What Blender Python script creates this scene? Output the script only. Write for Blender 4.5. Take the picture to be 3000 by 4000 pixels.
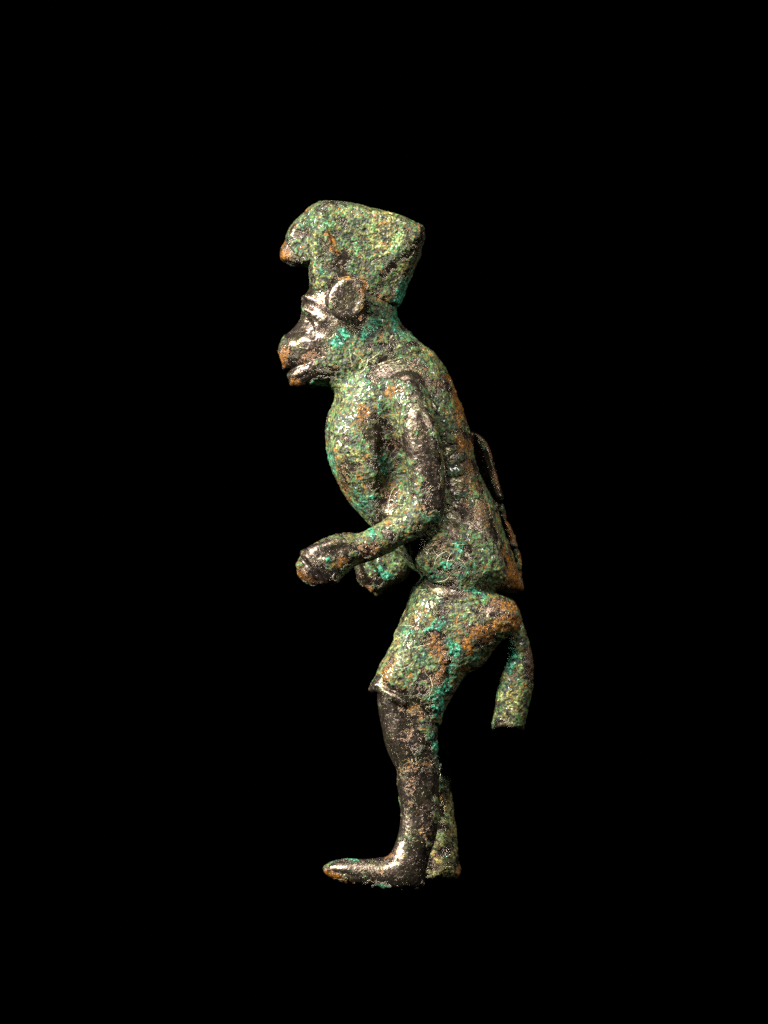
import bpy, math, random
import numpy as np
from mathutils import Vector

# ------------------------------------------------------------------ scene
sc = bpy.context.scene
for o in list(bpy.data.objects):
    bpy.data.objects.remove(o)
U = 4.0e-5                       # metres per modelling unit; the bronze stands about 108 mm tall
CX, GZ = 1500.0, 3480.0          # modelling origin: x = 1500, ground at 3480 (heights run downwards)

# camera: long macro lens, level with the middle of the figure
cam_d = bpy.data.cameras.new('camera')
cam = bpy.data.objects.new('camera', cam_d)
sc.collection.objects.link(cam)
DIST = 0.70
cam.location = (0, -DIST, (GZ - 2000) * U)
cam.rotation_euler = (math.radians(90), 0, 0)
cam_d.sensor_fit = 'VERTICAL'
cam_d.sensor_height = 36.0
cam_d.lens = 36.0 * DIST / (4000 * U)
cam_d.clip_start = 0.01
cam_d.clip_end = 50
cam_d.dof.use_dof = True
cam_d.dof.focus_distance = DIST - 0.006
cam_d.dof.aperture_fstop = 13.0
sc.camera = cam

# world: a dark studio
w = bpy.data.worlds.new('World')
sc.world = w
w.use_nodes = True
w.node_tree.nodes['Background'].inputs[0].default_value = (0, 0, 0, 1)
w.node_tree.nodes['Background'].inputs[1].default_value = 0.0


def area(name, loc, target, size, power, col=(1, 1, 1), sy=None):
    d = bpy.data.lights.new(name, 'AREA')
    d.shape = 'RECTANGLE'
    d.size = size
    d.size_y = sy or size
    d.energy = power
    d.color = col
    o = bpy.data.objects.new(name, d)
    sc.collection.objects.link(o)
    o.location = loc
    v = Vector(target) - Vector(loc)
    o.rotation_euler = v.to_track_quat('-Z', 'Y').to_euler()
    return o


MID = (0.0, 0.0, 0.06)
area('key_softbox', (-0.35, -0.39, 0.42), (0, 0, 0.06), 0.09, 26.0, (1.0, 0.98, 0.94))
area('left_softbox', (-0.50, -0.17, 0.22), (0, 0, 0.05), 0.07, 13.0, (1.0, 0.98, 0.94))
area('top_softbox', (0.04, -0.22, 0.55), (0.0, 0, 0.08), 0.08, 4.0, (1.0, 0.985, 0.95))
area('right_softbox', (0.42, -0.26, 0.32), (0.0, 0, 0.08), 0.06, 2.8, (1.0, 0.985, 0.95))

sc.view_settings.view_transform = 'Standard'
sc.view_settings.look = 'None'
sc.view_settings.exposure = 0.2
sc.view_settings.gamma = 1.0
sc.view_settings.use_curve_mapping = False
sc.render.engine = 'CYCLES'
sc.cycles.use_denoising = False
sc.cycles.max_bounces = 3
sc.cycles.sample_clamp_indirect = 0.3
sc.cycles.caustics_reflective = False

# ------------------------------------------------------------------ noise
rng = np.random.default_rng(11)
LAT = rng.random((64, 64, 64), dtype=np.float32)


def vnoise(p, wl, off=0.0):
    """smooth value noise in [-1,1] at wavelength wl (modelling units)"""
    q = p / wl + off + 100.0
    i = np.floor(q).astype(np.int64)
    f = (q - i).astype(np.float32)
    f = f * f * f * (f * (f * 6 - 15) + 10)
    i0 = i & 63
    i1 = (i + 1) & 63
    x0, y0, z0 = i0.T
    x1, y1, z1 = i1.T
    fx, fy, fz = f.T
    a = LAT[x0, y0, z0] * (1 - fx) + LAT[x1, y0, z0] * fx
    b = LAT[x0, y1, z0] * (1 - fx) + LAT[x1, y1, z0] * fx
    c = LAT[x0, y0, z1] * (1 - fx) + LAT[x1, y0, z1] * fx
    d = LAT[x0, y1, z1] * (1 - fx) + LAT[x1, y1, z1] * fx
    return ((a * (1 - fy) + b * fy) * (1 - fz) + (c * (1 - fy) + d * fy) * fz) * 2 - 1


def fbm(p, wl, octs=4, off=0.0, gain=0.55):
    s, a, t = 0, 1.0, 0.0
    for k in range(octs):
        s = s + a * vnoise(p, wl / 2.03 ** k, off + 7.31 * k)
        t += a
        a *= gain
    return s / t * 1.6


def sstep(a, b, x):
    t = np.clip((x - a) / (b - a), 0, 1)
    return t * t * (3 - 2 * t)


# ------------------------------------------------------------------ distance-field sculpting
def smooth_closed(pts, n=6):
    P = np.array(pts, float)
    N = len(P)
    out = []
    for i in range(N):
        p0, p1, p2, p3 = P[i - 1], P[i], P[(i + 1) % N], P[(i + 2) % N]
        for k in range(n):
            t = k / n
            out.append(0.5 * (2 * p1 + (p2 - p0) * t + (2 * p0 - 5 * p1 + 4 * p2 - p3) * t * t + (3 * p1 - p0 - 3 * p2 + p3) * t ** 3))
    return np.array(out)


def smooth_open(pts, n=5):
    P = np.array(pts, float)
    N = len(P)
    out = []
    for i in range(N - 1):
        p0, p1, p2, p3 = P[max(i - 1, 0)], P[i], P[i + 1], P[min(i + 2, N - 1)]
        for k in range(n):
            t = k / n
            out.append(0.5 * (2 * p1 + (p2 - p0) * t + (2 * p0 - 5 * p1 + 4 * p2 - p3) * t * t + (3 * p1 - p0 - 3 * p2 + p3) * t ** 3))
    out.append(P[-1])
    return np.array(out)


def blur2(a, r, it=2):
    if r < 1:
        return a
    for _ in range(it):
        for ax in (0, 1):
            pad = [(0, 0), (0, 0)]
            pad[ax] = (r + 1, r)
            c = np.cumsum(np.pad(a, pad, mode='edge'), axis=ax)
            n = a.shape[ax]
            hi = np.take(c, range(2 * r + 1, 2 * r + 1 + n), axis=ax)
            lo = np.take(c, range(0, n), axis=ax)
            a = (hi - lo) / (2 * r + 1)
    return a


class Field:
    """signed field on a grid; x to the right, y away from the camera, v downwards (all in modelling units)"""

    def __init__(s, x, y, v, h):
        s.h = h
        s.o = np.array([x[0], y[0], v[0]], float)
        s.n = [int((b - a) / h) + 2 for a, b in (x, y, v)]
        s.F = np.full(s.n, 60.0, np.float32)

    def box(s, lo, hi):
        sl, ax = [], []
        for a in range(3):
            i0 = max(0, int((lo[a] - s.o[a]) / s.h) - 1)
            i1 = min(s.n[a], int((hi[a] - s.o[a]) / s.h) + 3)
            sl.append(slice(i0, max(i1, i0)))
            ax.append((s.o[a] + s.h * np.arange(i0, max(i1, i0))).astype(np.float32))
        return tuple(sl), ax

    def put(s, sl, d, k, mode='add'):
        A = s.F[sl]
        if mode == 'add':
            if k <= 0:
                s.F[sl] = np.minimum(A, d)
            else:
                h = np.clip(0.5 + 0.5 * (A - d) / k, 0, 1)
                s.F[sl] = A + (d - A) * h - k * h * (1 - h)
        else:
            d = -d
            if k <= 0:
                s.F[sl] = np.maximum(A, d)
            else:
                h = np.clip(0.5 - 0.5 * (A - d) / k, 0, 1)
                s.F[sl] = A + (d - A) * h + k * h * (1 - h)

    def tube(s, pts, k=0, mode='add', n=4, smooth=True):
        """pts rows: x, v, y, radius, depth-scale"""
        P = np.array([tuple(p) + (1.0,) * (5 - len(p)) for p in pts], float)
        if smooth and len(P) > 2:
            P = smooth_open(P, n)
        m = P[:, 3].max() * max(1.0, P[:, 4].max()) + k + 8
        lo = (P[:, 0].min() - m, P[:, 2].min() - m, P[:, 1].min() - m)
        hi = (P[:, 0].max() + m, P[:, 2].max() + m, P[:, 1].max() + m)
        sl, (X, Y, V) = s.box(lo, hi)
        if min(len(X), len(Y), len(V)) == 0:
            return
        X, Y, V = X[:, None, None], Y[None, :, None], V[None, None, :]
        D = None
        for i in range(len(P) - 1):
            a, b = P[i], P[i + 1]
            sy = 0.5 * (a[4] + b[4])
            e = np.array([b[0] - a[0], (b[2] - a[2]) / sy, b[1] - a[1]])
            L = max(float(e @ e), 1e-6)
            dx, dy, dv = X - a[0], (Y - a[2]) / sy, V - a[1]
            t = np.clip((dx * e[0] + dy * e[1] + dv * e[2]) / L, 0, 1)
            q = np.sqrt((dx - t * e[0]) ** 2 + (dy - t * e[1]) ** 2 + (dv - t * e[2]) ** 2) - (a[3] + (b[3] - a[3]) * t)
            D = q if D is None else np.minimum(D, q)
        s.put(sl, D.astype(np.float32), k, mode)

    def inflate(s, poly, R, H, yc=0.0, k=0, mode='add', blur=3, n=5, smooth=True, pw=2.0):
        """a traced profile swelled to a rounded solid: R rounding reach in the profile, H half depth, yc centre depth
        (H and yc may be functions of x, v)"""
        P = smooth_closed(poly, n) if smooth else np.array(poly, float)
        Hm = H if not callable(H) else max(float(np.max(H(P[:, 0], P[:, 1]))), 1)
        cm = (yc, yc) if not callable(yc) else (float(np.min(yc(P[:, 0], P[:, 1]))), float(np.max(yc(P[:, 0], P[:, 1]))))
        m = 24 + k
        lo = (P[:, 0].min() - m, cm[0] - Hm * 1.3 - m, P[:, 1].min() - m)
        hi = (P[:, 0].max() + m, cm[1] + Hm * 1.3 + m, P[:, 1].max() + m)
        sl, (X, Y, V) = s.box(lo, hi)
        XX, VV = np.meshgrid(X.astype(float), V.astype(float), indexing='ij')
        d2 = np.full(XX.shape, 1e12)
        ins = np.zeros(XX.shape, bool)
        for i in range(len(P)):
            a, b = P[i], P[(i + 1) % len(P)]
            e = b - a
            L = max(e @ e, 1e-9)
            t = np.clip(((XX - a[0]) * e[0] + (VV - a[1]) * e[1]) / L, 0, 1)
            d2 = np.minimum(d2, (XX - a[0] - t * e[0]) ** 2 + (VV - a[1] - t * e[1]) ** 2)
            c = (a[1] > VV) != (b[1] > VV)
            if abs(e[1]) > 1e-9:
                ins ^= c & (XX < a[0] + e[0] * (VV - a[1]) / e[1])
        d = np.sqrt(d2) * np.where(ins, -1, 1)
        t = -d
        # soften the ridge along the profile's middle, keep the edge exact
        tb = blur2(t, blur + 3, 2)
        wgt = sstep(0, 40, t)
        t = t * (1 - wgt) + tb * wgt
        u = np.where(t < R, 1 - t / R, 0.0).astype(np.float32)
        HH = (H(XX, VV) if callable(H) else np.full(XX.shape, H)).astype(np.float32)
        YC = (yc(XX, VV) if callable(yc) else np.full(XX.shape, yc)).astype(np.float32)
        v = np.abs(Y[None, :, None] - YC[:, None, :]) / HH[:, None, :]
        u3 = u[:, None, :]
        q = (np.abs(u3) ** pw + v ** pw) ** (1.0 / pw)
        g = np.sqrt((u3 / R) ** 2 + (v / HH[:, None, :]) ** 2) / np.maximum(q, 1e-4) + 1e-4
        D = np.clip((q - 1) / g, -90, 90)
        s.put(sl, D.astype(np.float32), k, mode)

    def ell(s, c, r, ang=0.0, k=0, mode='add', tilt=0.0):
        """ellipsoid at (x, v, y) with radii (along, across, depth); ang turns it in the picture plane, tilt swings x into depth"""
        m = max(r) + k + 8
        sl, (X, Y, V) = s.box((c[0] - m, c[2] - m, c[1] - m), (c[0] + m, c[2] + m, c[1] + m))
        if min(len(X), len(Y), len(V)) == 0:
            return
        dx, dy, dv = X[:, None, None] - c[0], Y[None, :, None] - c[2], V[None, None, :] - c[1]
        ct, st = math.cos(math.radians(tilt)), math.sin(math.radians(tilt))
        dx, dy = dx * ct - dy * st, dx * st + dy * ct
        ca, sa = math.cos(math.radians(ang)), math.sin(math.radians(ang))
        p, q = dx * ca + dv * sa, -dx * sa + dv * ca
        K0 = np.sqrt((p / r[0]) ** 2 + (q / r[1]) ** 2 + (dy / r[2]) ** 2)
        K1 = np.sqrt((p / r[0] ** 2) ** 2 + (q / r[1] ** 2) ** 2 + (dy / r[2] ** 2) ** 2) + 1e-6
        s.put(sl, np.clip(K0 * (K0 - 1) / K1, -90, 90).astype(np.float32), k, mode)

    def mesh(s):
        """surface nets"""
        F = s.F
        S = (F < 0)
        c = np.zeros([n - 1 for n in s.n], np.uint8)
        for i in (0, 1):
            for j in (0, 1):
                for l in (0, 1):
                    c += S[i:s.n[0] - 1 + i, j:s.n[1] - 1 + j, l:s.n[2] - 1 + l]
        act = (c > 0) & (c < 8)
        I = np.argwhere(act)
        idx = np.full(act.shape, -1, np.int32)
        idx[act] = np.arange(len(I))
        acc = np.zeros((len(I), 3))
        cnt = np.zeros(len(I))
        cor = [(i, j, l) for i in (0, 1) for j in (0, 1) for l in (0, 1)]
        val = {q: F[I[:, 0] + q[0], I[:, 1] + q[1], I[:, 2] + q[2]].astype(float) for q in cor}
        for q in cor:
            for a in range(3):
                if q[a] == 0:
                    r = list(q)
                    r[a] = 1
                    A, B = val[q], val[tuple(r)]
                    m = (A < 0) != (B < 0)
                    t = A[m] / (A[m] - B[m])
                    pt = np.tile(np.array(q, float), (m.sum(), 1))
                    pt[:, a] = t
                    acc[m] += pt
                    cnt[m] += 1
        Vx = (I + acc / cnt[:, None]) * s.h + s.o
        quads = []
        for a in range(3):
            b, c2 = (a + 1) % 3, (a + 2) % 3
            sl0 = [slice(None)] * 3
            sl1 = [slice(None)] * 3
            sl0[a] = slice(0, -1)
            sl1[a] = slice(1, None)
            ch = S[tuple(sl0)] != S[tuple(sl1)]
            E = np.argwhere(ch)
            ok = (E[:, b] > 0) & (E[:, c2] > 0) & (E[:, b] < s.n[b] - 1) & (E[:, c2] < s.n[c2] - 1)
            E = E[ok]
            ins = S[E[:, 0], E[:, 1], E[:, 2]]
            q = []
            for db, dc in ((-1, -1), (0, -1), (0, 0), (-1, 0)):
                T = E.copy()
                T[:, b] += db
                T[:, c2] += dc
                q.append(idx[T[:, 0], T[:, 1], T[:, 2]])
            q = np.stack(q, 1)
            q[~ins] = q[~ins][:, ::-1]
            quads.append(q)
        return Vx, np.concatenate(quads)


def vnormals(V, Q):
    n = np.cross(V[Q[:, 2]] - V[Q[:, 0]], V[Q[:, 3]] - V[Q[:, 1]])
    N = np.zeros_like(V)
    for j in range(4):
        for a in range(3):
            N[:, a] += np.bincount(Q[:, j], n[:, a], len(V))
    return N / np.maximum(np.linalg.norm(N, axis=1, keepdims=True), 1e-9)


def poly_dist(x, v, pts, n=5):
    P = smooth_open(pts, n) if len(pts) > 2 else np.array(pts, float)
    d = np.full(len(x), 1e9)
    tt = np.zeros(len(x))
    L = len(P) - 1
    for i in range(L):
        e = P[i + 1] - P[i]
        t = np.clip(((x - P[i, 0]) * e[0] + (v - P[i, 1]) * e[1]) / max(e @ e, 1e-9), 0, 1)
        q = np.hypot(x - P[i, 0] - t * e[0], v - P[i, 1] - t * e[1])
        m = q < d
        d[m] = q[m]
        tt[m] = (i + t[m]) / L
    return d, tt


# chased lines and ridges on the near side: points, half width, depth (negative cuts in)
LINES = [
    ([(1275, 890), (1296, 935), (1313, 985), (1330, 1040)], 8, -5),       # seam on the headdress
    ([(1258, 890), (1280, 940), (1296, 985), (1306, 1040)], 13, 5),
    ([(1196, 1158), (1240, 1178), (1282, 1212)], 13, 3),
    ([(1180, 1215), (1215, 1222), (1240, 1240)], 9, 2),
    ([(1196, 1246), (1220, 1290), (1215, 1330)], 10, -6),
    ([(1110, 1452), (1150, 1436), (1205, 1420)], 8, -7),                 # mouth
    ([(1126, 1472), (1160, 1465), (1215, 1440)], 11, 3),                  # lower lip
    ([(1140, 1490), (1180, 1478), (1210, 1466)], 6, -4),
    ([(1386, 1468), (1450, 1432), (1530, 1404), (1630, 1384), (1690, 1388)], 8, -7),   # neckline
    ([(1395, 1480), (1455, 1446), (1535, 1418), (1630, 1398), (1690, 1402)], 8, 3),
    ([(1560, 1500), (1600, 1482), (1645, 1515), (1676, 1590)], 9, -3.5),     # shoulder seam
    ([(1655, 1543), (1694, 1640), (1720, 1736), (1738, 1830), (1744, 1920), (1738, 1995), (1716, 2045)], 8, -8),   # behind the arm
    ([(1745, 2346), (1810, 2352), (1870, 2334), (1935, 2312)], 5, -6),     # hip edge
    ([(1640, 2452), (1668, 2450), (1700, 2480), (1712, 2510)], 5, -4),     # flaked edges
    ([(1658, 2594), (1700, 2590), (1745, 2590)], 5, -4),
    ([(1738, 2585), (1748, 2620), (1742, 2670)], 7, -6),
    ([(1890, 2415), (1900, 2370), (1955, 2345)], 5, -3),
    ([(1455, 2672), (1480, 2668), (1520, 2700), (1570, 2722)], 10, 6),      # rolled hem
    ([(1200, 2150), (1235, 2185), (1285, 2235)], 8, -2.5),                    # closed fingers
    ([(1245, 2165), (1290, 2185), (1325, 2235)], 8, -2.5),
    ([(1180, 2210), (1215, 2235), (1250, 2278)], 8, -3),
    ([(1275, 3400), (1340, 3398), (1400, 3412)], 7, -3),
    ([(1420, 2270), (1450, 2290), (1480, 2310)], 7, -5),
    ([(1790, 2120), (1850, 2180), (1880, 2230)], 14, -5),                   # folds of the tunic
    ([(1860, 2090), (1920, 2160), (1950, 2230)], 18, 5),
    ([(1690, 2330), (1740, 2350), (1800, 2380)], 12, -3),
]

# patina map: x, v, radius along, radius across, turn, strength   (stains and bare metal with their own outlines)
BARE = [
    (1350, 1180, 75, 88, 0, 1.0), (1190, 1340, 100, 120, 35, 1.0), (1240, 1200, 70, 60, 30, .95), (1170, 1470, 60, 45, 0, .9),
    (1245, 1320, 50, 60, 0, .7),
    (1120, 975, 35, 60, 20, .6), (1650, 935, 22, 40, 0, .8), (1585, 1010, 90, 16, -38, .6),
    (1615, 1480, 75, 50, 25, .5), (1655, 1720, 42, 210, -12, .95), (1605, 1760, 34, 100, 0, .45), (1690, 1930, 45, 90, 0, .8),
    (1780, 1950, 60, 150, -15, .5), (1900, 2080, 50, 140, -25, .55), (1500, 1750, 60, 110, -20, .55), (1400, 1760, 55, 70, 0, .35),
    (1240, 2210, 90, 75, 20, .95), (1340, 2140, 70, 50, -15, .8), (1415, 2250, 40, 50, 0, .9),
    (1500, 2690, 60, 40, 30, 1.0), (1590, 2760, 120, 60, 30, 1.0), (1560, 2880, 110, 180, 0, 1.0), (1620, 3120, 100, 280, 0, 1.0),
    (1560, 3390, 320, 75, 3, 1.0), (1560, 3260, 90, 150, 0, 1.0), (1540, 2960, 80, 150, 0, .9), (1900, 2370, 45, 30, 0, .6), (1780, 2300, 110, 28, 12, .55),
    (1960, 1850, 70, 190, -18, .8), (2060, 2520, 24, 90, 0, .3), (1985, 2845, 70, 25, 0, .7), (1735, 3380, 60, 60, 0, .5),
    (1420, 950, 30, 12, -10, .6), (1760, 3200, 30, 100, 0, .5), (1330, 940, 30, 110, -15, .35),
]
RUST = [
    (1830, 1900, 40, 80, -20, .6), (1880, 2010, 45, 60, 0, .55), (1770, 1460, 26, 60, -20, .8), (1955, 2295, 70, 22, 8, .8), (1940, 2360, 90, 40, 10, .7), (1720, 2100, 40, 60, 0, .5), (1400, 1660, 40, 40, 0, .5), (1620, 2420, 50, 40, 0, .5),
    (1640, 2050, 60, 30, 0, .4), (1340, 1840, 30, 70, -15, .55), (1450, 2130, 60, 30, -20, .6), (1520, 1900, 40, 80, 0, .6), (1540, 1740, 30, 60, 0, .5), (2000, 2650, 30, 60, 0, .4),
    (1108, 990, 26, 45, 0, 1.0), (1195, 825, 28, 20, -30, .8), (1303, 960, 12, 70, -20, .9), (1104, 1400, 30, 55, 0, 1.0), (1150, 1500, 40, 18, 5, .9),
    (1215, 1395, 45, 22, -25, .7), (1416, 1180, 13, 85, 6, .9), (1365, 1100, 45, 12, 0, .8), (1495, 1172, 30, 14, 20, .7),
    (1795, 1570, 42, 130, -18, .95), (1815, 1740, 45, 40, 0, .9), (1840, 1830, 18, 70, -15, .7), (1700, 1490, 35, 30, 0, .5),
    (1530, 1530, 38, 28, 0, .8), (1435, 1620, 50, 38, 10, .85), (1995, 2220, 32, 95, -22, 1.0), (2015, 2290, 36, 24, 0, 1.0),
    (1990, 2400, 50, 60, 0, .9), (1890, 2460, 110, 50, -20, .9), (1820, 2510, 40, 45, 0, .9), (1830, 2590, 45, 25, -30, .7),
    (1690, 2500, 36, 70, -25, .85), (1725, 2570, 25, 70, -5, .9), (1715, 2650, 28, 55, 10, .8), (1515, 2600, 30, 45, 20, .8),
    (1290, 3405, 45, 22, 28, 1.0), (1370, 3440, 60, 12, 10, .9), (1520, 3335, 25, 12, 0, .7), (1480, 3395, 40, 22, 0, .5),
    (1620, 2765, 60, 22, 30, .7), (1590, 2860, 30, 24, -30, .5), (1625, 2990, 80, 40, 0, .55), (1660, 2985, 40, 24, 0, .6), (1545, 2870, 26, 24, 0, .45),
    (1600, 3060, 18, 34, 0, .5), (1680, 3230, 16, 60, -10, .4), (1695, 3140, 14, 50, 0, .55), (1605, 3140, 12, 30, 0, .45), (1660, 3240, 20, 30, 0, .55),
    (1175, 2240, 24, 55, 0, .9), (1330, 2200, 40, 22, -40, .8), (1240, 2270, 60, 18, 15, .8), (1450, 2300, 45, 10, 35, .9), (1915, 1740, 16, 60, -20, .9),
    (1940, 1860, 10, 50, -15, .8), (2000, 2080, 16, 70, -18, 1.0), (2035, 2190, 8, 40, -10, 1.0), (1730, 3130, 30, 25, 0, .7), (1795, 3415, 14, 30, 0, .9),
    (1640, 1985, 25, 20, 0, .6), (1515, 2045, 25, 22, 0, .7), (1270, 1740, 14, 80, 0, .5), (1345, 1900, 20, 60, -30, .7),
    (2070, 2600, 14, 90, 0, .6), (2020, 2845, 20, 16, 0, .8), (1880, 1100, 1, 1, 0, 0), (1560, 900, 60, 40, 0, .4), (1690, 1640, 14, 60, -15, .3), (1880, 2010, 20, 40, 0, .5),
]
TEAL = [
    (1385, 1305, 70, 28, 10, .8), (1320, 1335, 40, 25, -30, .8), (1470, 1270, 30, 60, 20, .6), (1565, 1150, 22, 60, 20, .9), (1540, 1230, 22, 60, -10, .8),
    (1590, 1330, 40, 30, 40, .5), (1255, 1495, 40, 14, 0, .9), (1460, 1475, 30, 45, 0, .7), (1485, 1600, 14, 50, 0, .7), (1490, 1820, 36, 40, 0, .8),
    (1280, 1650, 14, 90, 0, .5), (1300, 1800, 12, 70, -20, .6), (1420, 1960, 40, 60, -35, .55), (1380, 1990, 40, 20, 50, .5),
    (1690, 2030, 50, 22, 0, .6), (1670, 1930, 25, 40, 0, .5), (1450, 2100, 22, 34, 0, .8), (1268, 2140, 16, 16, 0, 1.0), (1290, 2182, 14, 14, 0, 1.0), (1245, 2195, 18, 16, 0, .8),
    (1490, 2240, 45, 45, 0, .8), (1790, 2140, 26, 22, 0, 1.0), (1735, 2205, 40, 24, 10, 1.0), (1700, 2250, 50, 30, 0, .7), (1800, 2230, 60, 40, 0, .5),
    (1840, 2310, 90, 14, 8, .7), (1700, 2430, 40, 26, -40, .9), (1775, 2530, 30, 40, 0, 1.0), (1760, 2600, 24, 60, 0, .9), (1730, 2680, 40, 30, 0, .9), (1700, 2750, 34, 60, 0, 1.0),
    (1640, 2540, 60, 50, 0, .45), (1600, 2450, 50, 40, 0, .5), (1990, 2570, 32, 60, 0, .8), (1850, 2570, 60, 22, -25, .6), (1960, 2680, 30, 14, 0, .5),
    (1735, 2930, 24, 80, 0, .9), (1735, 3030, 20, 70, 0, .8), (1740, 3330, 25, 30, 0, .5), (1600, 2770, 22, 16, 0, .6), (1620, 2920, 25, 16, 0, .5),
    (1370, 3350, 110, 14, 0, .7), (1470, 3450, 70, 18, 5, .6), (1510, 1010, 60, 30, 0, .3), (1270, 1060, 30, 24, 0, .5), (1170, 1030, 60, 12, 8, .5), (1820, 1920, 14, 40, 0, .7), (1620, 1300, 20, 30, 0, .5),
    (1560, 1790, 12, 30, 0, .4), (1885, 2160, 30, 16, 0, .4), (1550, 2330, 20, 20, 0, .5), (1205, 880, 40, 40, 0, .4), (1420, 2320, 20, 20, 0, .3), (1690, 2880, 22, 50, 0, .8), (1695, 2960, 18, 50, 0, .7),
]
PALE = [
    (1530, 1950, 70, 55, 0, .8), (2015, 2540, 45, 90, 0, .8),
    (1480, 930, 180, 130, 8, .35),
    (1520, 920, 110, 70, 10, .9), (1400, 1010, 110, 60, 0, .5), (1235, 1040, 26, 90, 0, .7), (1290, 1100, 80, 16, -5, .7), (1420, 870, 80, 30, 12, .4),
    (1640, 1372, 80, 20, 10, .8), (1450, 1420, 100, 40, -20, .6), (1340, 1580, 50, 90, 0, .6), (1330, 1720, 60, 120, 0, .55), (1420, 1850, 70, 80, 0, .5), (1400, 1530, 70, 50, 0, .6),
    (1550, 1660, 26, 120, -10, .6), (1560, 2010, 90, 40, -35, .7), (1460, 2060, 80, 30, -25, .6), (1560, 2400, 70, 110, 20, .75), (1590, 2560, 90, 80, 0, .6), (1700, 2330, 90, 40, 20, .6),
    (1830, 1680, 16, 22, 0, .9), (1880, 1950, 20, 60, -30, .6), (1900, 2100, 20, 60, -40, .6), (1990, 2720, 50, 90, 0, .8), (1960, 2800, 40, 40, 0, .8), (1720, 3300, 30, 130, 8, 1.0), (1700, 3420, 50, 40, 0, .9),
    (1780, 2420, 80, 40, -15, .5), (1680, 3300, 20, 120, 12, .4), (1690, 3200, 10, 60, 0, .4), (1545, 2725, 40, 18, 25, .7), (1550, 2810, 20, 20, 0, .5), (1580, 2980, 30, 40, 0, .4), (1330, 3358, 60, 10, 0, .6),
    (1500, 2230, 70, 40, 0, .6), (1650, 3350, 12, 60, 0, .7), (1500, 1350, 90, 40, -20, .35), (1560, 1060, 50, 40, 0, .6),
]


def blobs(lst, x, v, wob):
    m = np.zeros(len(x))
    for cx, cv, a, b, ang, st in lst:
        R = max(a, b) * 2.2 + 10
        s = (np.abs(x - cx) < R) & (np.abs(v - cv) < R)
        if not s.any():
            continue
        ca, sa = math.cos(math.radians(ang)), math.sin(math.radians(ang))
        dx, dv = x[s] - cx, v[s] - cv
        d = np.hypot((dx * ca + dv * sa) / a, (-dx * sa + dv * ca) / b)
        m[s] = np.maximum(m[s], st * (1 - sstep(0.35, 1.45, d + 0.75 * wob[s])))
    return m


def finish(name, F, mat, parent, rough=1.0, lines=True, lump=1.0):
    """mesh the field, work the surface (pits, crust, chased lines), store the patina masks, link the object"""
    V, Q = F.mesh()
    N = vnormals(V, Q)
    x, y, v = V.T
    wob = fbm(V, 45, 4, 3.3)
    bare = blobs(BARE, x, v, wob)
    rust = blobs(RUST, x, v, fbm(V, 38, 4, 11.1))
    teal = blobs(TEAL, x, v, fbm(V, 34, 4, 21.7))
    pale = blobs(PALE, x, v, fbm(V, 52, 4, 31.9))
    # the crust of corrosion: broken patches, missing where the metal lies bare
    cr = fbm(V, 62, 5, 5.5, .62)
    crust = sstep(-0.28, 0.28, cr + 0.30 + 0.3 * np.maximum(teal, np.minimum(pale, 1)) - 1.25 * bare - 0.45 * rust)
    far = (y > 15) & (v > 2830)          # the far leg keeps its crust
    crust = np.where(far, np.maximum(crust, sstep(-.5, .1, cr)), crust)
    bare = np.where(far, bare * .25, bare)
    pale = np.where(far, np.where(v > 3080, 1.4, .9), pale)  # far leg coloured paler, most low down, in place of missing light
    d = np.zeros(len(V))
    d += lump * (3.2 * vnoise(V, 95, 1.7) + 1.9 * vnoise(V, 44, 9.1))
    cru = 0.18 + 0.82 * crust
    d += rough * (crust * 2.0 + cru * (1.5 * vnoise(V, 24, 2.2) + 1.9 * vnoise(V, 13.5, 4.4)))
    pit = fbm(V, 26, 2, 40.0)
    d -= rough * 3.5 * cru * sstep(0.55, 0.85, pit)
    d += rough * 3.0 * teal * crust * (0.5 + vnoise(V, 17, 17.0))
    if lines:
        near = np.clip(-N[:, 1] * 2 + 0.5, 0, 1)
        for pts, wd, dep in LINES:
            P = np.array(pts, float)
            s = (x > P[:, 0].min() - 4 * wd) & (x < P[:, 0].max() + 4 * wd) & (v > P[:, 1].min() - 4 * wd) & (v < P[:, 1].max() + 4 * wd) & (y < 40)
            if s.any():
                q, t = poly_dist(x[s] + 4 * wob[s], v[s] + 4 * wob[s], pts)
                end = sstep(0, .15, t) * (1 - sstep(.85, 1, t))
                d[s] += dep * np.exp(-(q / wd) ** 2) * end * near[s]
    V2 = V + N * d[:, None]
    W = np.empty_like(V2)
    W[:, 0] = (V2[:, 0] - CX) * U
    W[:, 1] = V2[:, 1] * U
    W[:, 2] = (GZ - V2[:, 2]) * U
    W = W - np.array(parent_loc)
    me = bpy.data.meshes.new(name)
    me.vertices.add(len(W))
    me.vertices.foreach_set('co', W.astype(np.float32).ravel())
    Qf = Q[:, ::-1]                       # the height axis is flipped, so is the winding
    me.loops.add(Qf.size)
    me.loops.foreach_set('vertex_index', Qf.astype(np.int32).ravel())
    me.polygons.add(len(Qf))
    me.polygons.foreach_set('loop_start', np.arange(0, Qf.size, 4, dtype=np.int32))
    me.polygons.foreach_set('use_smooth', np.ones(len(Qf), bool))
    me.update(calc_edges=True)
    me.validate()
    at = me.attributes.new('patina', 'FLOAT_COLOR', 'POINT')
    at.data.foreach_set('color', np.stack([bare, rust, teal, pale], 1).astype(np.float32).ravel())
    at = me.attributes.new('crust', 'FLOAT', 'POINT')
    at.data.foreach_set('value', crust.astype(np.float32))
    me.materials.append(mat)
    o = bpy.data.objects.new(name, me)
    sc.collection.objects.link(o)
    o.parent = parent
    return o


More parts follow.
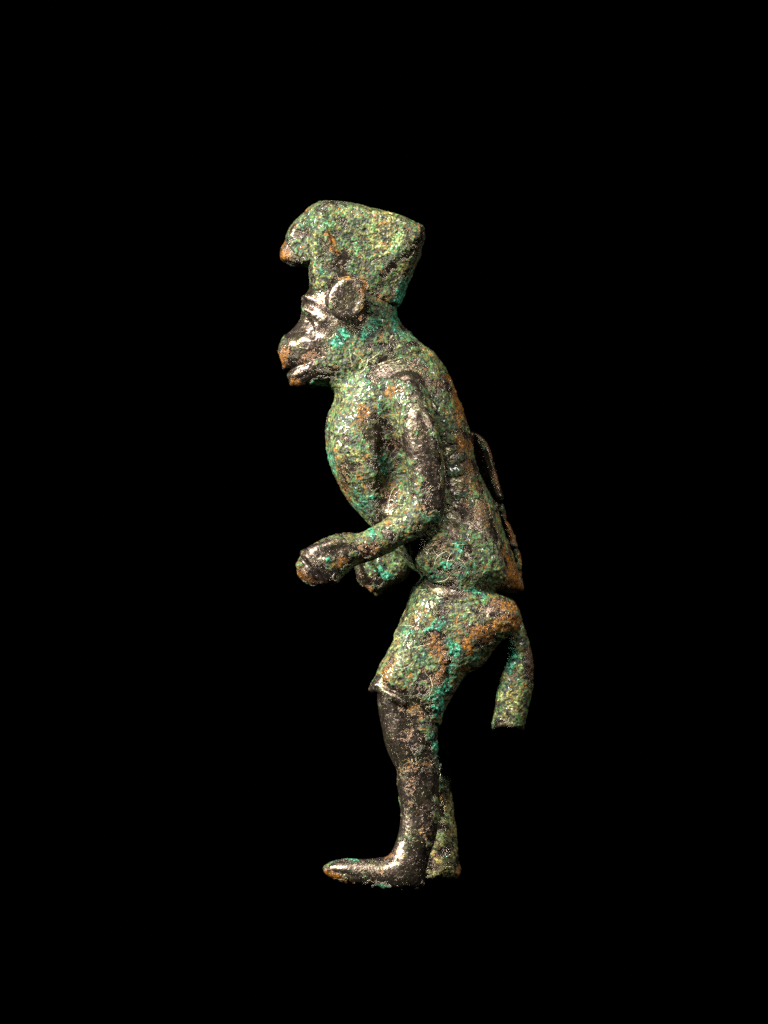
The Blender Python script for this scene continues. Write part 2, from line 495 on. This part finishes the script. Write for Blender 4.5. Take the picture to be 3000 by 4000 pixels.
# ------------------------------------------------------------------ materials
def nt(name):
    m = bpy.data.materials.new(name)
    m.use_nodes = True
    t = m.node_tree
    return m, t, t.nodes['Principled BSDF']


def make_bronze():
    m, t, b = nt('patinated_bronze')
    L = t.links.new

    def nd(ty, **kw):
        n = t.nodes.new(ty)
        for k_, v_ in kw.items():
            setattr(n, k_, v_)
        return n

    def math_(op, a, c=None, clamp=False):
        n = nd('ShaderNodeMath', operation=op, use_clamp=clamp)
        for i, q in enumerate((a, c)):
            if q is None:
                continue
            if isinstance(q, (int, float)):
                n.inputs[i].default_value = q
            else:
                L(q, n.inputs[i])
        return n.outputs[0]

    def ramp(src, lo, hi):
        n = nd('ShaderNodeMapRange', interpolation_type='SMOOTHSTEP')
        L(src, n.inputs['Value'])
        n.inputs['From Min'].default_value = lo
        n.inputs['From Max'].default_value = hi
        return n.outputs['Result']

    def mix(f, a, c):
        n = nd('ShaderNodeMix', data_type='RGBA')
        if isinstance(f, float):
            n.inputs[0].default_value = f
        else:
            L(f, n.inputs[0])
        for i, q in ((6, a), (7, c)):
            if isinstance(q, tuple):
                n.inputs[i].default_value = q + (1,)
            else:
                L(q, n.inputs[i])
        return n.outputs[2]

    geo = nd('ShaderNodeNewGeometry')
    sc_ = nd('ShaderNodeVectorMath', operation='SCALE')
    L(geo.outputs['Position'], sc_.inputs[0])
    sc_.inputs['Scale'].default_value = 1.0 / U / 100.0      # one texture unit = 100 modelling units

    def noise(scale, det=4, rough=.6, dist=0.0, off=0.0):
        n = nd('ShaderNodeTexNoise')
        v = sc_.outputs[0]
        if off:
            a = nd('ShaderNodeVectorMath', operation='ADD')
            L(v, a.inputs[0])
            a.inputs[1].default_value = (off, off * .7, -off)
            v = a.outputs[0]
        L(v, n.inputs['Vector'])
        n.inputs['Scale'].default_value = scale
        n.inputs['Detail'].default_value = det
        n.inputs['Roughness'].default_value = rough
        n.inputs['Distortion'].default_value = dist
        return n.outputs['Fac']

    at = nd('ShaderNodeAttribute', attribute_name='patina')
    sp = nd('ShaderNodeSeparateColor')
    L(at.outputs['Color'], sp.inputs[0])
    bare, rust, teal, pale = sp.outputs[0], sp.outputs[1], sp.outputs[2], at.outputs['Alpha']
    crust = nd('ShaderNodeAttribute', attribute_name='crust').outputs['Fac']

    n1 = noise(2.6, 6, .65, .6)
    n2 = noise(6.5, 5, .7, .8, 3.0)
    n3 = noise(13, 4, .7, .4, 9.0)
    n4 = noise(4.2, 6, .7, 1.2, 15.0)
    n5 = noise(11, 3, .62, .6, 22.0)
    n6 = noise(1.3, 5, .6, .5, 31.0)

    h1 = noise(8.5, 1.5, .55, 0.3, 44.0)
    h2 = noise(12.5, 0, .5, 0, 50.0)
    h3 = noise(4.6, 2, .5, .3, 40.0)
    relief = math_('ADD', math_('ADD', math_('MULTIPLY', h1, .9), math_('MULTIPLY', h2, .42)), math_('MULTIPLY', h3, 1.4))
    # crust: near-black olive through grey green, broken by pale mint and buff grains
    green = mix(ramp(n2, .36, .62), (.007, .007, .003), (.066, .055, .008))
    green = mix(math_('MULTIPLY', ramp(n1, .42, .56), ramp(n2, .34, .52)), green, (.012, .070, .022))
    grain = ramp(math_('ADD', math_('ADD', math_('MULTIPLY', n5, .6), math_('MULTIPLY', n2, .4)), math_('MULTIPLY', pale, .07)), .54, .65)
    gsel = math_('ADD', n6, math_('SUBTRACT', math_('MULTIPLY', teal, .14), math_('MULTIPLY', pale, .07)))
    gcol = mix(ramp(gsel, .38, .58), (.31, .275, .09), (.07, .31, .13))
    green = mix(math_('MULTIPLY', grain, math_('ADD', math_('ADD', .14, math_('MULTIPLY', pale, .28)), math_('MULTIPLY', ramp(noise(1.5, 3, .6, .8, 61.0), .46, .58), .6))), green, gcol)
    buffm = math_('MULTIPLY', ramp(math_('ADD', n4, math_('MULTIPLY', pale, .16)), .56, .70), ramp(n5, .36, .6))
    green = mix(math_('MULTIPLY', buffm, .7), green, (.20, .17, .05))
    tealm = ramp(math_('ADD', math_('MULTIPLY', teal, .68), math_('MULTIPLY', math_('SUBTRACT', n4, .5), 2.0)), .24, .52)
    tcol = mix(ramp(n3, .36, .62), (.002, .045, .026), (.009, .24, .115))
    tcol = mix(ramp(n5, .52, .66), tcol, (.13, .48, .29))
    green = mix(tealm, green, tcol)
    darkp = math_('MULTIPLY', ramp(n4, .46, .57), ramp(n3, .38, .54))
    green = mix(math_('MULTIPLY', darkp, .85), green, (.014, .013, .010))
    # crevice shade painted into the pits along with dirt, crust tops stay bright
    green = mix(math_('MULTIPLY', ramp(relief, 1.44, 1.20), .92), green, (.006, .008, .006))
    # bare metal: dark grey-brown bronze
    metal = mix(ramp(n2, .25, .78), (.017, .0132, .0102), (.088, .069, .053))
    metal = mix(math_('MULTIPLY', ramp(n4, .50, .70), .5), metal, (.065, .028, .007))
    metal = mix(math_('MULTIPLY', ramp(n6, .46, .62), .55), metal, (.050, .052, .024))
    # rust-coloured cuprite
    rcol = mix(ramp(n3, .38, .66), (.018, .008, .002), (.15, .056, .003))
    rcol = mix(math_('MULTIPLY', ramp(n5, .54, .70), ramp(n6, .4, .6)), rcol, (.36, .15, .006))
    rustm = ramp(math_('ADD', math_('MULTIPLY', rust, .60), math_('MULTIPLY', math_('SUBTRACT', n2, .5), 1.9)), .20, .66)
    rust2 = math_('MULTIPLY', ramp(math_('ADD', n1, math_('MULTIPLY', math_('SUBTRACT', n3, .5), .5)), .53, .68), math_('ADD', .15, math_('MULTIPLY', crust, .65)))   # scattered flecks everywhere
    rustm = math_('MAXIMUM', rustm, rust2)
    cr = ramp(math_('ADD', crust, math_('ADD', math_('MULTIPLY', math_('SUBTRACT', n3, .5), 1.4), math_('MULTIPLY', math_('SUBTRACT', n2, .5), 1.2))), .16, .78)
    col = mix(cr, metal, green)
    col = mix(math_('MULTIPLY', rustm, math_('SUBTRACT', 1.0, math_('MULTIPLY', tealm, .7))), col, rcol)
    L(col, b.inputs['Base Color'])
    met = math_('MULTIPLY', math_('SUBTRACT', 1.0, cr), math_('SUBTRACT', 1.0, math_('MULTIPLY', rustm, .7)))
    L(math_('MULTIPLY', met, .93), b.inputs['Metallic'])
    ro = math_('ADD', math_('MULTIPLY', cr, .20), math_('MULTIPLY', n2, .22))
    L(math_('ADD', math_('MULTIPLY', rustm, .12), math_('ADD', ro, .22)), b.inputs['Roughness'])
    L(math_('ADD', math_('ADD', .14, math_('MULTIPLY', rustm, .02)), math_('MULTIPLY', math_('MULTIPLY', math_('SUBTRACT', 1.0, cr), math_('SUBTRACT', 1.0, rustm)), .32)), b.inputs['Specular IOR Level'])
    L(math_('MULTIPLY', cr, math_('MULTIPLY', ramp(n4, .40, .56), .18)), b.inputs['Coat Weight'])
    b.inputs['Coat Roughness'].default_value = .13
    # fine relief
    hh = math_('MULTIPLY', relief, math_('ADD', .26, math_('MULTIPLY', cr, .80)))
    hh = math_('ADD', hh, math_('MULTIPLY', tealm, .4))
    hh = math_('SUBTRACT', hh, math_('MULTIPLY', rustm, .25))
    bp = nd('ShaderNodeBump')
    bp.inputs['Strength'].default_value = 1.0
    bp.inputs['Distance'].default_value = 5.6 * U
    L(hh, bp.inputs['Height'])
    L(bp.outputs[0], b.inputs['Normal'])
    return m


BRONZE = make_bronze()

m, t, b = nt('black_velvet')
b.inputs['Base Color'].default_value = (0, 0, 0, 1)
b.inputs['Roughness'].default_value = 1.0
b.inputs['Specular IOR Level'].default_value = 0.0
VELVET = m

# ------------------------------------------------------------------ setting: a black sweep the bronze stands on
prof = [(-1.2, 0.0), (0.9, 0.0)] + [(0.9 + 0.5 * math.sin(a), 0.5 - 0.5 * math.cos(a)) for a in np.linspace(0.1, math.pi / 2, 10)] + [(1.4, 2.2)]
vs, fs = [], []
for (py, pz) in prof:
    vs += [(-2.0, py, pz), (2.0, py, pz)]
for i in range(len(prof) - 1):
    fs.append((2 * i, 2 * i + 1, 2 * i + 3, 2 * i + 2))
me = bpy.data.meshes.new('black_backdrop')
me.from_pydata(vs, [], fs)
me.materials.append(VELVET)
o = bpy.data.objects.new('black_backdrop', me)
sc.collection.objects.link(o)
o['kind'] = 'structure'

# ------------------------------------------------------------------ the bronze
root = bpy.data.objects.new('bronze_statuette', None)
sc.collection.objects.link(root)
parent_loc = ((1600 - CX) * U, 0.0, 0.0)
root.location = parent_loc
root.empty_display_size = 0.02
root['label'] = 'corroded green and brown bronze statuette of a stooping animal-headed figure with a tail'
root['category'] = 'statuette'

H = 4.0
interp = np.interp

# --- body: head, torso, arms and legs in one skin
B = Field((1080, 2065), (-340, 340), (950, 3490), H)
torso = [(1540, 1290), (1603, 1319), (1641, 1353), (1675, 1365), (1694, 1377), (1718, 1406), (1743, 1440), (1762, 1483), (1781, 1541), (1801, 1579),
         (1819, 1633), (1831, 1675), (1840, 1719), (1850, 1774), (1871, 1839), (1897, 1900), (1924, 1947), (1945, 1991), (1967, 2081), (1989, 2132),
         (2010, 2197), (2032, 2251), (2043, 2296), (2030, 2311), (1981, 2318), (1945, 2322), (1925, 2370), (1905, 2460), (1800, 2520), (1690, 2450), (1650, 2330), (1649, 2256), (1608, 2218), (1572, 2182),
         (1536, 2152), (1490, 2100), (1433, 2040), (1403, 2007), (1373, 1971), (1343, 1923), (1316, 1874), (1298, 1826), (1283, 1772), (1274, 1724), (1271, 1676),
         (1277, 1633), (1295, 1591), (1308, 1561), (1310, 1531), (1302, 1500), (1330, 1460), (1400, 1390), (1480, 1320)]
hT = lambda x, v: interp(v, [1280, 1400, 1520, 1700, 1900, 2050, 2200, 2310, 2400, 2520], [110, 160, 186, 184, 182, 196, 206, 206, 204, 190])
B.inflate(torso, 185, hT, 0, 0, blur=5)
# bulging chest and belly, hollow beside the arm
B.ell((1400, 1760, -120), (85, 150, 60), -12, k=70)
B.ell((1400, 1760, 120), (85, 150, 60), -12, k=70)
B.tube([(1500, 1640, -205, 30), (1528, 1740, -196, 52), (1545, 1850, -188, 62), (1520, 1950, -186, 50)], k=32, mode='cut')
B.tube([(1760, 1660, -228, 32), (1790, 1760, -226, 42), (1808, 1900, -220, 46), (1798, 2020, -220, 40)], k=70, mode='cut')
B.ell((1715, 2160, -165), (95, 95, 50), 20, k=80)            # waist swell added below the elbow so the arm's shadow falls shorter
B.ell((1715, 2160, 165), (95, 95, 50), 20, k=80)
# head
head = [(1222, 1000), (1214, 1060), (1208, 1097), (1207, 1131), (1193, 1150), (1183, 1170), (1179, 1213), (1171, 1247), (1154, 1271), (1130, 1295), (1111, 1312), (1099, 1333), (1092, 1367),
        (1093, 1396), (1101, 1425), (1106, 1444), (1116, 1449), (1126, 1449), (1122, 1464), (1128, 1492), (1135, 1507), (1164, 1512), (1193, 1514), (1231, 1512), (1270, 1503), (1320, 1505),
        (1400, 1500), (1560, 1420), (1640, 1370), (1603, 1319), (1579, 1285), (1554, 1251), (1542, 1213), (1540, 1185), (1490, 1130), (1410, 1060), (1310, 1000)]
hH = lambda x, v: interp(x, [1080, 1140, 1230, 1320, 1450, 1600], [58, 72, 104, 130, 136, 130])
B.inflate(head, 90, hH, 0, 45, blur=2)
B.ell((1132, 1374, -46), (40, 54, 30), 15, k=26)           # nostril bulge
B.ell((1128, 1370, 52), (40, 52, 26), -15, k=18)
B.ell((1215, 1345, -78), (48, 42, 26), 40, k=34)            # cheek
B.ell((1215, 1345, 82), (45, 40, 26), 40, k=22)
B.tube([(1198, 1160, -58, 6), (1240, 1180, -78, 8), (1285, 1215, -102, 7)], k=30)   # brows
B.tube([(1195, 1165, 70, 16), (1240, 1180, 96, 20), (1285, 1215, 118, 18)], k=12)
B.tube([(1192, 1208, -60, 6), (1225, 1226, -84, 7), (1270, 1258, -110, 6)], k=24)             # eye
B.ell((1222, 1222, 98), (24, 14, 12), 25, k=8)
B.tube([(1165, 1275, -80, 7), (1205, 1300, -106, 8), (1255, 1300, -128, 8)], k=24, mode='cut')
B.tube([(1128, 1446, -66, 4), (1160, 1434, -80, 5), (1210, 1416, -100, 4)], k=6, mode='cut')   # mouth
B.tube([(1128, 1446, 66, 4), (1160, 1434, 80, 5), (1210, 1416, 100, 7)], k=5, mode='cut')
# near arm
B.tube([(1585, 1530, -160, 74), (1625, 1640, -205, 74), (1652, 1760, -222, 72), (1664, 1880, -222, 69), (1660, 1965, -218, 67), (1618, 2030, -218, 64), (1545, 2075, -222, 60),
        (1450, 2125, -228, 58), (1360, 2155, -234, 60), (1300, 2180, -228, 68)], k=12)
B.ell((1688, 1985, -216), (40, 62, 46), 30, k=30)          # elbow
hand = [(1379, 2085), (1319, 2085), (1283, 2100), (1240, 2119), (1204, 2140), (1180, 2164), (1168, 2194), (1163, 2236), (1186, 2263), (1222, 2282), (1258, 2284), (1301, 2281), (1331, 2262),
        (1349, 2242), (1376, 2212), (1400, 2160)]
B.inflate(hand, 62, 72, -226, 24)
B.tube([(1195, 2160, -290, 17), (1235, 2200, -300, 18), (1265, 2262, -282, 16)], k=20)     # curled fingers
B.tube([(1178, 2205, -280, 15), (1208, 2240, -288, 16), (1232, 2272, -270, 13)], k=20)
B.tube([(1245, 2150, -292, 17), (1285, 2195, -300, 18), (1305, 2255, -280, 15)], k=20)
B.tube([(1330, 2115, -276, 20), (1280, 2132, -284, 20), (1225, 2145, -274, 17)], k=22)    # thumb
# far arm
B.tube([(1585, 1530, 165, 74), (1625, 1650, 205, 72), (1650, 1780, 222, 68), (1655, 1900, 230, 66), (1645, 1975, 230, 64), (1610, 2060, 220, 62), (1565, 2150, 190, 60), (1520, 2205, 160, 58)], k=26)
hand2 = [(1386, 2190), (1386, 2225), (1393, 2258), (1415, 2290), (1451, 2314), (1478, 2335), (1500, 2310), (1540, 2286), (1590, 2255), (1610, 2200), (1560, 2150), (1440, 2150)]
B.inflate(hand2, 48, 62, 140, 18)
B.tube([(1398, 2200, 85, 15), (1415, 2255, 82, 17), (1455, 2300, 95, 15)], k=9)
B.tube([(1440, 2200, 78, 15), (1462, 2250, 76, 17), (1500, 2285, 92, 14)], k=9)
# thighs under the breeches
B.tube([(1790, 2420, -80, 110), (1690, 2560, -95, 90), (1590, 2690, -100, 70), (1590, 2790, -100, 66)], k=30)
B.tube([(1790, 2420, 80, 110), (1720, 2560, 110, 85), (1670, 2690, 135, 66), (1680, 2800, 148, 60)], k=30)
# near shin and foot
leg = [(1480, 2660), (1474, 2720), (1480, 2762), (1488, 2806), (1499, 2873), (1513, 2927), (1533, 2975), (1551, 3013), (1557, 3081), (1563, 3148), (1562, 3206), (1554, 3255), (1538, 3303), (1516, 3334),
       (1480, 3344), (1427, 3348), (1369, 3348), (1321, 3353), (1282, 3365), (1263, 3387), (1274, 3406), (1301, 3423), (1345, 3438), (1393, 3450), (1465, 3462), (1528, 3471), (1586, 3473), (1632, 3466), (1656, 3448),
       (1659, 3420), (1670, 3375), (1682, 3327), (1697, 3279), (1709, 3226), (1714, 3182), (1716, 3110), (1714, 3038), (1709, 2941), (1706, 2869), (1708, 2820), (1690, 2740), (1640, 2650), (1560, 2620)]
hL = lambda x, v: interp(v, [2650, 2900, 3150, 3320, 3360, 3470], [88, 82, 66, 64, 66, 74]) * interp(x, [1260, 1350, 1480], [.72, .92, 1.0])
B.inflate(leg, 70, hL, lambda x, v: -108.0 - 0 * x, 14, blur=3)
# far shin and foot
leg2 = [(1610, 2700), (1700, 2790), (1716, 2860), (1731, 2888), (1746, 2927), (1756, 2989), (1763, 3076), (1770, 3148), (1777, 3211), (1784, 3269), (1789, 3327), (1796, 3375), (1802, 3404), (1799, 3430),
        (1779, 3440), (1721, 3450), (1656, 3452), (1560, 3452), (1470, 3448), (1430, 3436), (1426, 3418), (1450, 3404), (1520, 3388), (1590, 3372), (1636, 3300), (1656, 3200), (1655, 3050), (1630, 2930), (1600, 2820), (1570, 2740)]
B.inflate(leg2, 58, 68, 148, 14, blur=2)
body = finish('body', B, BRONZE, root)
body['label'] = 'stooping body with long-muzzled head, bent arms, pot belly and booted legs'
del B

# --- headdress, flaring to the top, with a hooked peak over the brow
C = Field((1180, 1675), (-230, 230), (770, 1230), H)
crown = [(1236, 800), (1270, 789), (1328, 791), (1376, 798), (1434, 813), (1501, 830), (1569, 849), (1612, 869), (1640, 880), (1652, 885), (1659, 905), (1656, 938), (1645, 964), (1640, 1001), (1622, 1039), (1603, 1083),
         (1586, 1121), (1569, 1163), (1550, 1194), (1511, 1196), (1468, 1190), (1430, 1180), (1370, 1170), (1300, 1160), (1245, 1150), (1218, 1130), (1210, 1085), (1207, 1030), (1204, 960), (1200, 900), (1210, 840)]
def hC(x, v):
    h = interp(v, [790, 880, 1000, 1100, 1200], [148, 160, 150, 136, 128])
    q = ((x - 1652) * 0.66 + (v - 918) * 0.75)            # beyond the slanting edge the side turns away to the back
    h = h - 0.24 * np.maximum(q, 0) - 10 * np.exp(-(q / 26) ** 2) * 0
    h = h + 6 * np.exp(-(q / 36) ** 2)
    h = h - 0.22 * np.maximum(1290 - x + 0.25 * (v - 950), 0)
    return np.maximum(h, 60)


C.inflate(crown, 44, hC, 0, 0, blur=2, pw=3.2)
C.tube([(1262, 860, -142, 9), (1282, 930, -146, 11), (1298, 985, -142, 10), (1304, 1050, -134, 8)], k=24)
C.tube([(1275, 880, -164, 5), (1313, 985, -160, 6), (1332, 1050, -152, 5)], k=6, mode='cut')
headdress = finish('headdress', C, BRONZE, root, lump=.5)
headdress['label'] = 'tall headdress flaring towards its slanting top'
C = Field((1080, 1290), (-130, 130), (780, 1060), 3.0)
knob = [(1110, 1023), (1099, 1014), (1095, 996), (1098, 972), (1112, 943), (1129, 899), (1158, 861), (1190, 832), (1206, 812), (1240, 802), (1265, 850), (1265, 950), (1240, 1030), (1207, 1040), (1154, 1037), (1116, 1025)]
C.inflate(knob, 26, lambda x, v: interp(x, [1095, 1150, 1250], [60, 84, 108]), 0, 0, blur=1, pw=2.6)
peak = finish('peak', C, BRONZE, headdress, lump=.5)
peak['label'] = 'hooked peak with a worn coppery tip jutting from the headdress'

# --- ears: rounded plates standing off the head, the far one hidden behind
for s in (-1, 1):
    C = Field((1260, 1450), (-290, -70) if s < 0 else (70, 290), (1070, 1285), 3.0)
    ear = [(1356 + 73 * math.cos(q) - 6 * math.sin(q) * abs(math.sin(q)), 1178 + 85 * math.sin(q)) for q in np.linspace(0, 2 * math.pi, 18)[:-1]]
    C.inflate(ear, 30, 20, (lambda x, v: s * (203 + 0.05 * (x - 1290))), 0, blur=1, pw=2.3)
    C.tube([(1350, 1106, s * 216, 6), (1385, 1112, s * 217, 7), (1408, 1140, s * 220, 9), (1415, 1180, s * 221, 10), (1407, 1222, s * 219, 9), (1384, 1246, s * 214, 6)], k=20)
    C.tube([(1305, 1180, s * 110, 36), (1320, 1180, s * 180, 28)], k=14)
    finish('ear', C, BRONZE, root, rough=.7, lump=.6)

# --- knee breeches
C = Field((1425, 2060), (-270, 270), (2225, 2850), H)
hips = [(1649, 2254), (1632, 2284), (1618, 2308), (1598, 2362), (1567, 2439), (1556, 2490), (1640, 2560), (1780, 2600), (1871, 2590), (1919, 2553), (1960, 2497), (2010, 2472), (2036, 2439), (2034, 2401), (2024, 2374),
        (2003, 2345), (1967, 2327), (1935, 2306), (1870, 2255), (1770, 2215), (1690, 2222)]
C.inflate(hips, 105, lambda x, v: interp(v, [2220, 2310, 2380, 2480, 2600], [186, 200, 208, 210, 192]), 0, 0, blur=5)
thigh = [(1640, 2290), (1598, 2362), (1567, 2439), (1543, 2497), (1509, 2555), (1481, 2598), (1469, 2632), (1449, 2664), (1443, 2685), (1452, 2702), (1480, 2704), (1525, 2728), (1572, 2750), (1622, 2784), (1662, 2818), (1707, 2830), (1721, 2815),
         (1726, 2782), (1741, 2753), (1760, 2719), (1784, 2680), (1803, 2647), (1832, 2623), (1871, 2594), (1900, 2520), (1880, 2400), (1780, 2320)]
C.inflate(thigh, 95, lambda x, v: interp(v, [2300, 2450, 2600, 2720, 2830], [120, 125, 112, 106, 100]), lambda x, v: interp(v, [2300, 2600, 2830], [-75, -102, -112]), 40, blur=4)
C.tube([(1790, 2420, 80, 130), (1720, 2560, 110, 105), (1675, 2690, 138, 86), (1670, 2770, 148, 80)], k=40)
C.tube([(1452, 2688, -70, 14), (1478, 2684, -150, 16), (1520, 2708, -190, 15), (1575, 2738, -204, 12)], k=10)   # rolled hem
C.ell((1905, 2425, -140), (110, 80, 62), -15, k=70)         # buttock
C.ell((1905, 2425, 140), (110, 80, 62), -15, k=70)
C.tube([(1760, 2590, -215, 16), (1752, 2650, -205, 18), (1735, 2720, -195, 14)], k=16, mode='cut')
breeches = finish('breeches', C, BRONZE, root)
breeches['label'] = 'green knee breeches with a dark rolled hem'

# --- tail, broken off square
C = Field((1905, 2105), (-125, 30), (2390, 2885), 3.0)
tail = [(1975, 2400), (2026, 2410), (2044, 2445), (2064, 2507), (2078, 2545), (2083, 2608), (2078, 2661), (2068, 2719), (2059, 2757), (2050, 2801), (2043, 2840), (2040, 2880), (1985, 2884), (1925, 2880), (1923, 2845),
        (1925, 2815), (1933, 2777), (1943, 2695), (1950, 2632), (1955, 2584), (1960, 2536), (1962, 2480)]
C.inflate(tail, 54, 56, -50, 0, blur=1)
sl, (X, Y, V) = C.box((1900, -140, 2700), (2110, 100, 2890))
X, Y, V = X[:, None, None], Y[None, :, None], V[None, None, :]
cut = (2850 + 0.3 * (Y + 50) - 0.004 * (X - 1985) ** 2 * 0 - V + 0.05 * (X - 1985)) * .92
C.put(sl, (cut + 0 * X).astype(np.float32), 4, 'cut')
tailo = finish('tail', C, BRONZE, root)
tailo['label'] = 'stout curved tail with a broken end'

# --- torn plate standing off the back
C = Field((1800, 2065), (10, 160), (1655, 2325), 3.0)
plate = [(1835, 1690), (1858, 1688), (1895, 1719), (1913, 1755), (1931, 1803), (1949, 1864), (1963, 1918), (1970, 1945), (1948, 1960), (1964, 1970), (1974, 1998), (1978, 2030), (1989, 2041), (2003, 2074), (2014, 2117),
         (2021, 2142), (2032, 2165), (2039, 2197), (2036, 2230), (2043, 2285), (2020, 2290), (1985, 2200), (1950, 2100), (1920, 2010), (1890, 1950), (1850, 1850), (1830, 1760)]
C.inflate(plate, 12, 18, lambda x, v: 125 + 0 * x, 0, blur=0, n=3)
C.inflate([(1852, 1690), (1872, 1694), (1897, 1719), (1915, 1755), (1932, 1803), (1950, 1864), (1963, 1918), (1969, 1946), (1940, 1950), (1922, 1912), (1902, 1850), (1887, 1796), (1872, 1750), (1856, 1712)], 12, 34, 78, 6, blur=0, n=3)
C.inflate([(1950, 1985), (1964, 1970), (1975, 1998), (1980, 2034), (1990, 2046), (2003, 2074), (2014, 2117), (2021, 2140), (2000, 2138), (1985, 2095), (1972, 2056), (1955, 2020)], 11, 30, 76, 4, blur=0, n=3)
C.inflate([(2004, 2150), (2022, 2146), (2034, 2168), (2041, 2200), (2038, 2232), (2044, 2286), (2024, 2280), (2018, 2220)], 11, 30, 72, 4, blur=0, n=3)
C.tube([(1985, 2075, 40, 7), (1998, 2118, 40, 8)], k=4, mode='cut')
plate_o = finish('back_plate', C, BRONZE, root, rough=1.3)
plate_o['label'] = 'torn dark metal plate along the back'
# --- lint caught on the crust
bpy.context.view_layer.update()
from mathutils.bvhtree import BVHTree
dg = bpy.context.evaluated_depsgraph_get()
trees = []
for o in (body, breeches):
    trees.append((BVHTree.FromObject(o, dg), o.matrix_world.copy()))


def surf(x, v):
    best = None
    for tr, mw in trees:
        p = mw.inverted() @ Vector(((x - CX) * U, -0.05, (GZ - v) * U))
        hit = tr.ray_cast(p, Vector((0, 1, 0)))
        if hit[0] is not None:
            w_ = mw @ hit[0]
            if best is None or w_.y < best.y:
                best = w_
    return best


rnd = random.Random(5)
zones = [(1735, 2240, 60, 50, 10), (1650, 2300, 60, 60, 6), (1600, 2480, 60, 90, 7), (1420, 1420, 60, 40, 9), (1560, 2590, 60, 50, 6), (1530, 1980, 30, 50, 4), (1690, 2740, 30, 60, 6), (1790, 2130, 50, 50, 4)]
vs, fs = [], []
for zx, zv, sx, sv, n_ in zones:
    for _ in range(n_):
        x, v = rnd.gauss(zx, sx * .6), rnd.gauss(zv, sv * .6)
        a, bend, step = rnd.uniform(0, 6.28), rnd.uniform(-.16, .16), rnd.uniform(5, 12)
        pts = []
        lift = rnd.uniform(2, 9)
        for k_ in range(9):
            h_ = surf(x, v)
            if h_ is None:
                break
            pts.append(h_ - Vector((0, (2 + lift * math.sin(k_ / 8 * math.pi)) * U, 0)))
            x += step * math.cos(a)
            v += step * math.sin(a)
            a += bend + rnd.uniform(-.15, .15)
        if len(pts) < 5 or max((pts[i + 1] - pts[i]).length for i in range(len(pts) - 1)) > 40 * U:
            continue
        r_ = rnd.uniform(.22, .36) * U
        b0 = len(vs)
        for i, p in enumerate(pts):
            tdir = (pts[min(i + 1, len(pts) - 1)] - pts[max(i - 1, 0)]).normalized()
            s1 = tdir.cross(Vector((0, 1, 0))).normalized()
            s2 = tdir.cross(s1)
            for q in range(3):
                vs.append(p + (s1 * math.cos(q * 2.0944) + s2 * math.sin(q * 2.0944)) * r_)
        for i in range(len(pts) - 1):
            for q in range(3):
                c0, c1 = b0 + 3 * i + q, b0 + 3 * i + (q + 1) % 3
                fs.append((c0, c1, c1 + 3, c0 + 3))
me = bpy.data.meshes.new('lint_fibres')
me.from_pydata([tuple(p) for p in vs], [], fs)
m, t, b = nt('pale_fibre')
b.inputs['Base Color'].default_value = (.34, .31, .18, 1)
b.inputs['Roughness'].default_value = .6
me.materials.append(m)
lint = bpy.data.objects.new('lint_fibres', me)
sc.collection.objects.link(lint)
lint['kind'] = 'stuff'
lint['label'] = 'fine pale lint fibres caught on the waist and thigh of the statuette'
lint['category'] = 'lint'
print('tris', sum(len(o.data.polygons) * 2 for o in bpy.data.objects if o.type == 'MESH'))
